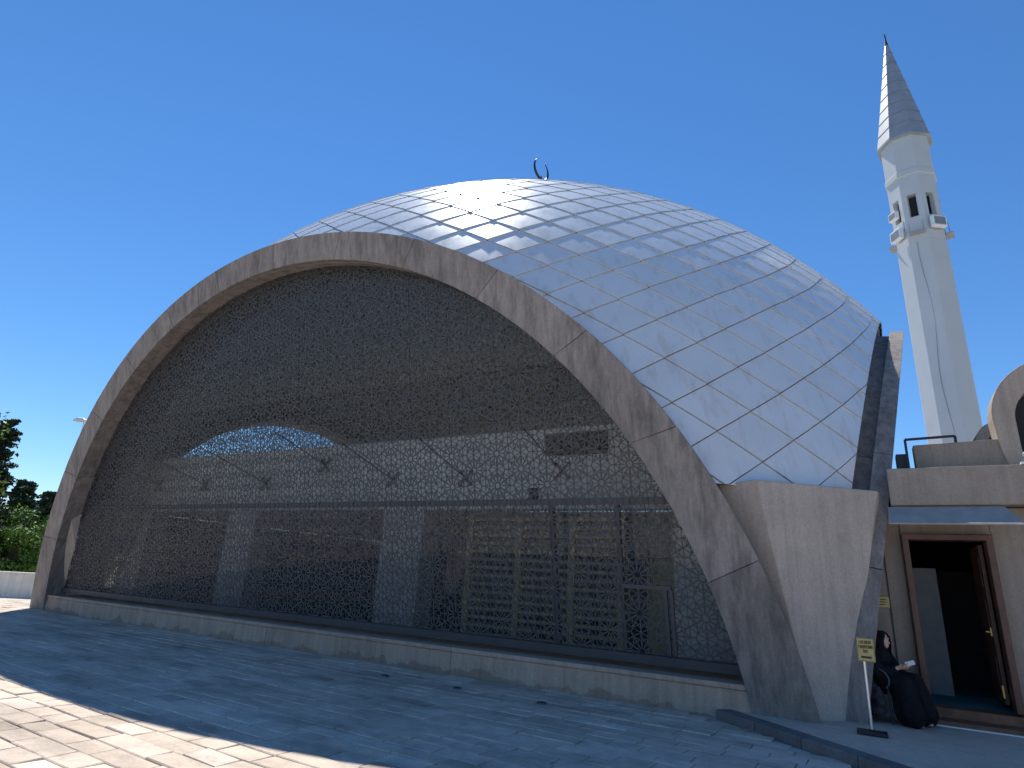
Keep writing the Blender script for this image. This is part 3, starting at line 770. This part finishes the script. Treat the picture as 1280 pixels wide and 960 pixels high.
# cable down the shaft
cb = octa(1.2, 0); f0 = (cb[7] + cb[0]) / 2
b = MB(); b.tube([f0 * 1.01 + Vector((.1 * math.sin(z * .9), 0, z)) for z in np.linspace(8, 19.8, 14)], .010, 5); b.build('cable', 'grey', MIN)
# loudspeakers hung on the gallery
def speaker(k, dz, label, sc=1.5):
    b_, c = P0[k], P0[(k + 1) % 8]; mid = (b_ + c) / 2; out = Vector((mid.x, mid.y, 0)).normalized()
    o = thing('loudspeaker', label, 'loudspeaker', (MX + mid.x + out.x * .12, MY + mid.y + out.y * .12, dz), math.atan2(out.y, out.x) - math.pi / 2, 'loudspeakers on the minaret')
    bb = MB(); bb.box((0, .12, 0), (.50 * sc, .24, .42 * sc)); bevel(bb.build('cabinet', 'offwhite', o), .03, 2)
    bb = MB(); bb.box((0, .245, 0), (.40 * sc, .012, .3 * sc)); bb.build('grille', 'grey', o)
    return o
faces = sorted(range(8), key=lambda k: -((P0[k] + P0[(k + 1) % 8]) / 2 - Vector((0, 0, 20.4))).xy.normalized().dot(Vector((math.sin(vdir), math.cos(vdir)))))
fl_ = sorted(faces[:3], key=lambda k: (P0[k] + P0[(k + 1) % 8]).x)
speaker(fl_[0], 20.55, 'white loudspeaker box under the shaded side window of the minaret')
speaker(fl_[0], 21.75, 'small white loudspeaker box inside the window opening of the minaret', 1.1)
speaker(fl_[2], 20.75, 'white loudspeaker box on the balcony bracket away from the dome')

# ------------------------------------------------------------------ sign stand
SG = thing('sign_stand', 'gold notice plate on a thin steel pole with black foot', 'sign', (-.19, 9.17, .1), R_(2))
b = MB(); b.box((0, 0, .018), (.32, .22, .034)); b.tube([(0, 0, .03), (0, 0, .055)], .028, 12); bevel(b.build('base', 'dark', SG), .006, 2)
b = MB(); b.tube([(0, 0, .04), (0, 0, .85)], .016, 10); b.build('pole', 'steel', SG)
b = MB(); b.box((.03, -.02, .93), (.19, .012, .27)); PLT = bevel(b.build('notice_plate', 'gold', SG), .004, 2)
b = MB(); b.box((.03, -.028, .845), (.11, .004, .024)); rs = random.Random(2)
for ln_, (n_, w_) in enumerate(((7, .019), (9, .0175), (3, .02))):
    for k in range(n_):
        x0 = .03 + (k - (n_ - 1) / 2) * w_; z0 = 1.015 - ln_ * .052
        b.box((x0 - .0045, -.028, z0), (.005, .004, .036))
        if rs.random() < .7: b.box((x0 + .0045, -.028, z0), (.005, .004, .036))
        for zz in rs.sample((-.015, 0, .015), rs.choice((1, 2))): b.box((x0, -.0282, z0 + zz), (.010, .004, .006))
b.build('lettering', 'ink', PLT)
b = MB()
for a, c in (((-.058, .802), (.118, .802)), ((-.058, 1.058), (.118, 1.058)), ((-.058, .802), (-.058, 1.058)), ((.118, .802), (.118, 1.058))): b.bar((a[0], -.027, a[1]), (c[0], -.027, c[1]), .003, .003)
b.build('border', 'ink', PLT)

# ------------------------------------------------------------------ seated woman, chair, bag, phone
PX, PY, PZ = -.03, 10.46, .1
YAW = R_(-30)                                     # she faces +x, turned slightly towards the plaza
CHR = thing('armchair', 'black metal armchair with looped arms under the seated woman', 'chair', (PX, PY, PZ), YAW)
b = MB(); b.box((0, 0, .42), (.46, .48, .06)); bevel(b.build('seat', 'robe', CHR), .02, 2)
b = MB(); b.box((-.24, 0, .66), (.05, .46, .42)); bevel(b.build('backrest', 'robe', CHR), .02, 2)
for sx in (-.2, .2):
    for sy in (-.23, .23): b = MB(); b.tube([(sx, sy, .42), (sx * 1.12, sy * 1.06, 0)], .015, 8); b.build('leg', 'dark', CHR)
for sy in (-.26, .26):
    b = MB(); b.tube([(-.24, sy, .50), (-.22, sy, .62), (-.1, sy, .66), (.1, sy, .655), (.2, sy, .61), (.25, sy, .54), (.24, sy, .47), (.2, sy, .42)], .013, 8); b.build('armrest', 'frame', CHR)
PER = thing('person', 'seated person in black robe and headscarf looking at a phone', 'person', (PX, PY, PZ), YAW); PER.scale = (.94, 1, 1)
def remesh_obj(name, caps, mat, parent, vox=.016, sm=6, fold=0.0):
    """one continuous surface out of tapered capsules"""
    b = MB()
    for p, q, r0, r1 in caps:
        p, q = Vector(p), Vector(q); d = (q - p); n = max(2, int(d.length / .03) + 1)
        dn = d.normalized() if d.length > 1e-6 else Vector((0, 0, 1))
        pts = [p - dn * r0 * .98, p - dn * r0 * .8, p - dn * r0 * .4]; rr = [r0 * .2, r0 * .6, r0 * .92]
        for i in range(n + 1): pts.append(p + d * (i / n)); rr.append(r0 + (r1 - r0) * i / n)
        pts += [q + dn * r1 * .4, q + dn * r1 * .8, q + dn * r1 * .98]; rr += [r1 * .92, r1 * .6, r1 * .2]
        b.tube(pts, rr, 14)
    o = b.build(name, mat, parent)
    rm = o.modifiers.new('remesh', 'REMESH'); rm.mode = 'VOXEL'; rm.voxel_size = vox; rm.use_smooth_shade = True
    s = o.modifiers.new('smooth', 'SMOOTH'); s.factor = .5; s.iterations = sm
    if fold:
        tx = bpy.data.textures.new(name, 'CLOUDS'); tx.noise_scale = .11
        dp = o.modifiers.new('folds', 'DISPLACE'); dp.texture = tx; dp.strength = fold; dp.mid_level = .5
    return o
body = []
# head (face looks +x and down), neck, torso, legs, arms with hands and fingers
hd = Vector((.075, 0, 1.0))
body += [(hd + Vector((-.01, 0, .03)), hd + Vector((.005, 0, .0)), .082, .078), (hd + Vector((.03, 0, -.02)), hd + Vector((.045, 0, -.065)), .058, .042),
         (hd + Vector((.083, 0, -.005)), hd + Vector((.098, 0, -.032)), .009, .014), (hd + Vector((.076, -.018, -.062)), hd + Vector((.076, .018, -.062)), .009, .009),
         (hd + Vector((.07, -.045, .022)), hd + Vector((.078, -.015, .022)), .010, .009), (hd + Vector((.07, .045, .022)), hd + Vector((.078, .015, .022)), .010, .009),
         (hd + Vector((-.01, 0, -.06)), (-.02, 0, .84), .05, .055)]
body += [((-.03, 0, .80), (-.04, 0, .66), .13, .13), ((-.04, 0, .62), (-.02, 0, .52), .13, .14), ((-.03, -.15, .80), (-.03, .15, .80), .06, .06)]
HANDS = Vector((.37, -.03, .70))
for s in (-1, 1):
    body += [((0, .09 * s, .51), (.40, .10 * s, .50), .085, .065), ((.40, .10 * s, .50), (.42, .10 * s, .10), .058, .04), ((.40, .10 * s, .05), (.54, .11 * s, .035), .042, .03)]
    el = Vector((.10, .23 * s, .585)); wr = Vector((.31, .06 * s - .02, .675))
    body += [((-.03, .17 * s, .80), el, .052, .042), (el, wr, .04, .027), (wr, wr + Vector((.055, -.02 * s, .02)), .028, .030)]
    for k in range(4):
        f0 = wr + Vector((.065, (-.03 + .017 * k) * s, .028 - .004 * k)); f1 = f0 + Vector((.032, -.006 * s, .018)); f2 = f1 + Vector((.012, -.012 * s, .026 - .003 * k))
        body += [(f0, f1, .0095, .009), (f1, f2, .009, .0075)]
    th = wr + Vector((.025, .026 * s, .02)); body += [(th, th + Vector((.03, .004 * s, .035)), .011, .009)]
remesh_obj('body', body, 'skin', PER, .008, 2)
robe = [((-.03, 0, .80), (-.05, 0, .62), .185, .20), ((-.05, 0, .62), (-.02, 0, .50), .19, .20), ((-.04, -.15, .80), (-.04, .15, .80), .085, .085),
        ((-.05, -.1, .5), (-.05, .1, .5), .15, .15)]
for s in (-1, 1):
    el = Vector((.09, .23 * s, .585)); wr = Vector((.255, .075 * s - .02, .65))
    robe += [((-.03, .17 * s, .80), el, .10, .092), (el, wr, .084, .058)]
    robe += [((0, .09 * s, .50), (.40, .12 * s, .50), .125, .115), ((.40, .12 * s, .49), (.47, .15 * s, .14), .115, .15), ((.30, .1 * s, .40), (.38, .13 * s, .12), .12, .14)]
robe += [((.42, -.1, .10), (.42, .1, .10), .12, .12), ((.25, 0, .3), (.35, 0, .1), .1, .12)]
o = remesh_obj('robe', [(p, q, r0, r1) for p, q, r0, r1 in robe], 'robe', PER, .014, 8, .035)
# headscarf: hood shell that leaves the face open and falls on the shoulders
hood = []
for a in np.linspace(-1.9, 1.9, 11):      # ribs round the back of the head
    pass
nl, na = 10, 20; V = []; F = []
for i in range(nl + 1):
    f = i / nl
    z = hd.z + .125 - f * .40
    rx = [.04, .10, .125, .134, .136, .13, .125, .135, .16, .185, .20][i]; ry = [.035, .09, .114, .122, .124, .12, .116, .13, .17, .215, .24][i]
    for k in range(na + 1):
        op = [.0, .25, .62, .78, .82, .78, .55, .12, 0, 0, 0][i]            # half opening angle at the front
        ang = op + (2 * math.pi - 2 * op) * k / na
        lean = .0 if f < .55 else -.06 * (f - .55) / .45
        V.append((hd.x - .012 + lean + rx * math.cos(ang) * (1.0 if i < 8 else .95), hd.y + ry * math.sin(ang), z + .008 * math.sin(5 * ang) * f))
for i in range(nl):
    for k in range(na): F.append((i * (na + 1) + k, i * (na + 1) + k + 1, (i + 1) * (na + 1) + k + 1, (i + 1) * (na + 1) + k))
sc_o = mesh('headscarf', V, F, 'robe', PER, True); md = sc_o.modifiers.new('thick', 'SOLIDIFY'); md.thickness = .012; md.offset = 1; md = sc_o.modifiers.new('sub', 'SUBSURF'); md.levels = 1; md.render_levels = 1
def pw(v): return Matrix.Translation((PX, PY, PZ)) @ Matrix.Rotation(YAW, 4, 'Z') @ Vector(v)
b = MB(); b.box((0, 0, 0), (.055, .008, .115)); PH_ = b.build('smartphone', 'phone'); bevel(PH_, .004, 2)
PH_.location = pw((.415, -.02, .745)); PH_.rotation_euler = (R_(-12), R_(70), YAW + R_(14)); tag(PH_, 'pale smartphone held in both hands of the seated person', 'phone')
BG = thing('fabric_bag', 'lumpy dark patterned bag hung beside the armchair', 'bag', tuple(pw((-.02, -.31, .05))), YAW)
remesh_obj('pouch', [((-.1, 0, .1), (.12, 0, .09), .085, .08), ((-.12, 0, .24), (.1, .01, .26), .08, .085), ((.12, 0, .34), (.16, 0, .2), .05, .07), ((-.1, 0, .36), (.05, 0, .38), .05, .055)], 'bag', BG, .016, 3, .05)
b = MB(); b.tube([(-.08, 0, .4), (-.06, .0, .56), (.0, .01, .62), (.06, .0, .56), (.08, 0, .42)], .012, 6); b.build('strap', 'bag', BG)

# ------------------------------------------------------------------ left background: parapet, lamp, trees
pa, pb = Vector((-34.0, 4.1, 0)), Vector((-23.5, 14.6, 0)); d = (pb - pa).normalized(); n_ = Vector((-d.y, d.x, 0)); ln = (pb - pa).length
PW_ = thing('parapet_wall', 'low pale rendered parapet wall along the plaza edge by the trees', 'wall', tuple(pa), math.atan2(d.y, d.x))
b = MB(); b.box((ln / 2, 0, .36), (ln, .3, .80)); bevel(b.build('wall_body', 'parapet', PW_), .015)
k = 0
while k * 1.5 < ln - .1:
    b = MB(); b.box((min(k * 1.5 + .747, ln - .4), 0, .805), (1.49, .38, .09), t=.45 + .1 * (k % 3)); bevel(b.build('coping_stone', 'parapet', PW_), .012); k += 1
base = at_dist(103, 537, 38)
top = at_dist(106, 529, 38)
LMP = thing('street_lamp', 'slender grey street lamp behind the far arch foot', 'street lamp', (base.x, base.y, -.6))
zt = top.z + .6
b = MB(); b.tube([(0, 0, 0), (0, 0, 1), (0, 0, zt)], [.09, .07, .045], 10); b.build('pole', 'steel', LMP)
hd_ = -Vector((RIGHT.x, RIGHT.y, 0)).normalized()
b = MB(); b.tube([(0, 0, zt - .05), Vector((0, 0, zt + .1)) + hd_ * .1, Vector((0, 0, zt + .14)) + hd_ * .3], .035, 8); b.build('arm', 'steel', LMP)
b = MB(); b.tube([Vector((0, 0, zt + .12)) + hd_ * (-.1), Vector((0, 0, zt + .16)) + hd_ * .1, Vector((0, 0, zt + .17)) + hd_ * .4, Vector((0, 0, zt + .13)) + hd_ * .62], [.04, .11, .12, .03], 10); b.build('lamp_head', 'offwhite', LMP)

def leaf_cloud(mb, c, r, n, size, rnd, flat=1.0):
    for _ in range(n):
        while True:
            p = Vector((rnd.uniform(-1, 1), rnd.uniform(-1, 1), rnd.uniform(-1, 1)))
            if p.length < 1: break
        q = c + Vector((p.x * r, p.y * r, p.z * r * flat)); s = size * rnd.uniform(.6, 1.3)
        a = Vector((rnd.gauss(0, 1), rnd.gauss(0, 1), rnd.gauss(0, 1))).normalized(); b_ = a.cross(Vector((rnd.gauss(0, 1), rnd.gauss(0, 1), rnd.gauss(0, 1)))).normalized()
        mb.add([q - a * s, q + b_ * s * .5, q + a * s, q - b_ * s * .5], [(0, 1, 2, 3)], rnd.random())
def conifer(px, py_top, dist, width, label, seed, z0=-.6, taper=1.0, group='dark conifers beyond the parapet'):
    rnd = random.Random(seed); top = at_dist(px, py_top, dist); H = top.z - z0
    o = thing('conifer_tree', label, 'tree', (top.x, top.y, z0), group=group)
    b = MB(); b.tube([(0, 0, 0), (0, 0, H * .5), (0, 0, H * .96)], [.03 * H, .018 * H, .01], 8)
    cr_ = MB(); z = H * .10
    while z < H:
        f = (z / H); w_ = width * (1 - f) ** .55 * taper * rnd.uniform(.65, 1.2) + .25
        nb = 7
        for k in range(nb):
            a = rnd.random() * 6.283; rr_ = w_ * rnd.uniform(.45, 1.0); e = Vector((rr_ * math.cos(a), rr_ * math.sin(a), z - .10 * rr_ + rnd.uniform(-.2, .2)))
            b.tube([(0, 0, z), e], [.05, .015], 5)
            for t_ in (.35, .65, .95): leaf_cloud(cr_, Vector((0, 0, z)).lerp(e, t_), .20 + .26 * w_ * .55, 34, .13, rnd, .55)
        z += H * .042
    b.build('trunk', 'bark', o); tag(cr_.build('crown', 'conifer', o), kind=None); return o
def broadleaf(px, py_top, dist, R0, label, seed, z0=-.6, group='leafy trees beyond the parapet', n=26):
    rnd = random.Random(seed); top = at_dist(px, py_top, dist); H = top.z - z0
    o = thing('leafy_tree', label, 'tree', (top.x, top.y, z0), group=group)
    b = MB(); b.tube([(0, 0, 0), (.1, .05, H * .3), (0, 0, H * .55)], [.035 * H, .028 * H, .02 * H], 9); cr_ = MB()
    for k in range(n):
        a = rnd.random() * 6.283; f = rnd.uniform(.22, .93); rr_ = R0 * math.sin(math.pi * min(1, (f - .05))) ** .6 * math.sqrt(rnd.random())
        e = Vector((rr_ * math.cos(a), rr_ * math.sin(a), H * f)); b.tube([(0, 0, H * min(.5, f * .6)), e * .6 + Vector((0, 0, H * f * .35)), e], [.07, .045, .012], 5)
        leaf_cloud(cr_, e, R0 * rnd.uniform(.24, .4), 170, .12, rnd, .8)
    b.build('trunk', 'bark', o); cr_.build('crown', 'leaf', o); return o
conifer(12, 526, 46, 1.35, 'tall dark columnar conifer beyond the parapet wall', 1, taper=1.15)
conifer(-16, 590, 43, 2.0, 'broad dark conifer behind the parapet, beside the tall columnar one', 2)
conifer(34, 603, 50, 1.6, 'short dark conifer between the tall one and the leafy tree', 3)
conifer(66, 616, 60, 2.2, 'dark conifer half hidden behind the arch foot', 4)
broadleaf(48, 636, 44, 2.2, 'bright green leafy tree behind the parapet next to the arch', 11)
broadleaf(24, 662, 42, 1.6, 'low green leafy shrub tree at the parapet under the conifers', 12)
broadleaf(-92, 440, 34, 3.4, 'leafy tree whose twig tips reach in beside the tall conifer', 14, n=40)

# ------------------------------------------------------------------ small lights let into the paving along the plinth
def ground_hit(px, py):
    d = ray(px, py); return CAM + d * (-CAM.z / d.z)
for px, py, lb in ((481, 845, 'round dark floor light in the paving, nearest the middle of the plinth'), (571, 860.5, 'round dark floor light in the paving, between two others along the plinth'), (677, 879, 'round dark floor light in the paving, nearest the entrance terrace')):
    q = ground_hit(px, py); o = thing('floor_light', lb, 'floor light', (q.x, q.y, .002), group='floor lights along the plinth')
    b = MB(); b.tube([(.06 * math.cos(a), .06 * math.sin(a), .004) for a in [2 * math.pi * k / 24 for k in range(25)]], .012, 6, cap=False); b.build('trim_ring', 'frame', o)
    b = MB(); b.tube([(0, 0, -.02), (0, 0, .004)], .053, 24); b.build('lens', 'void', o)
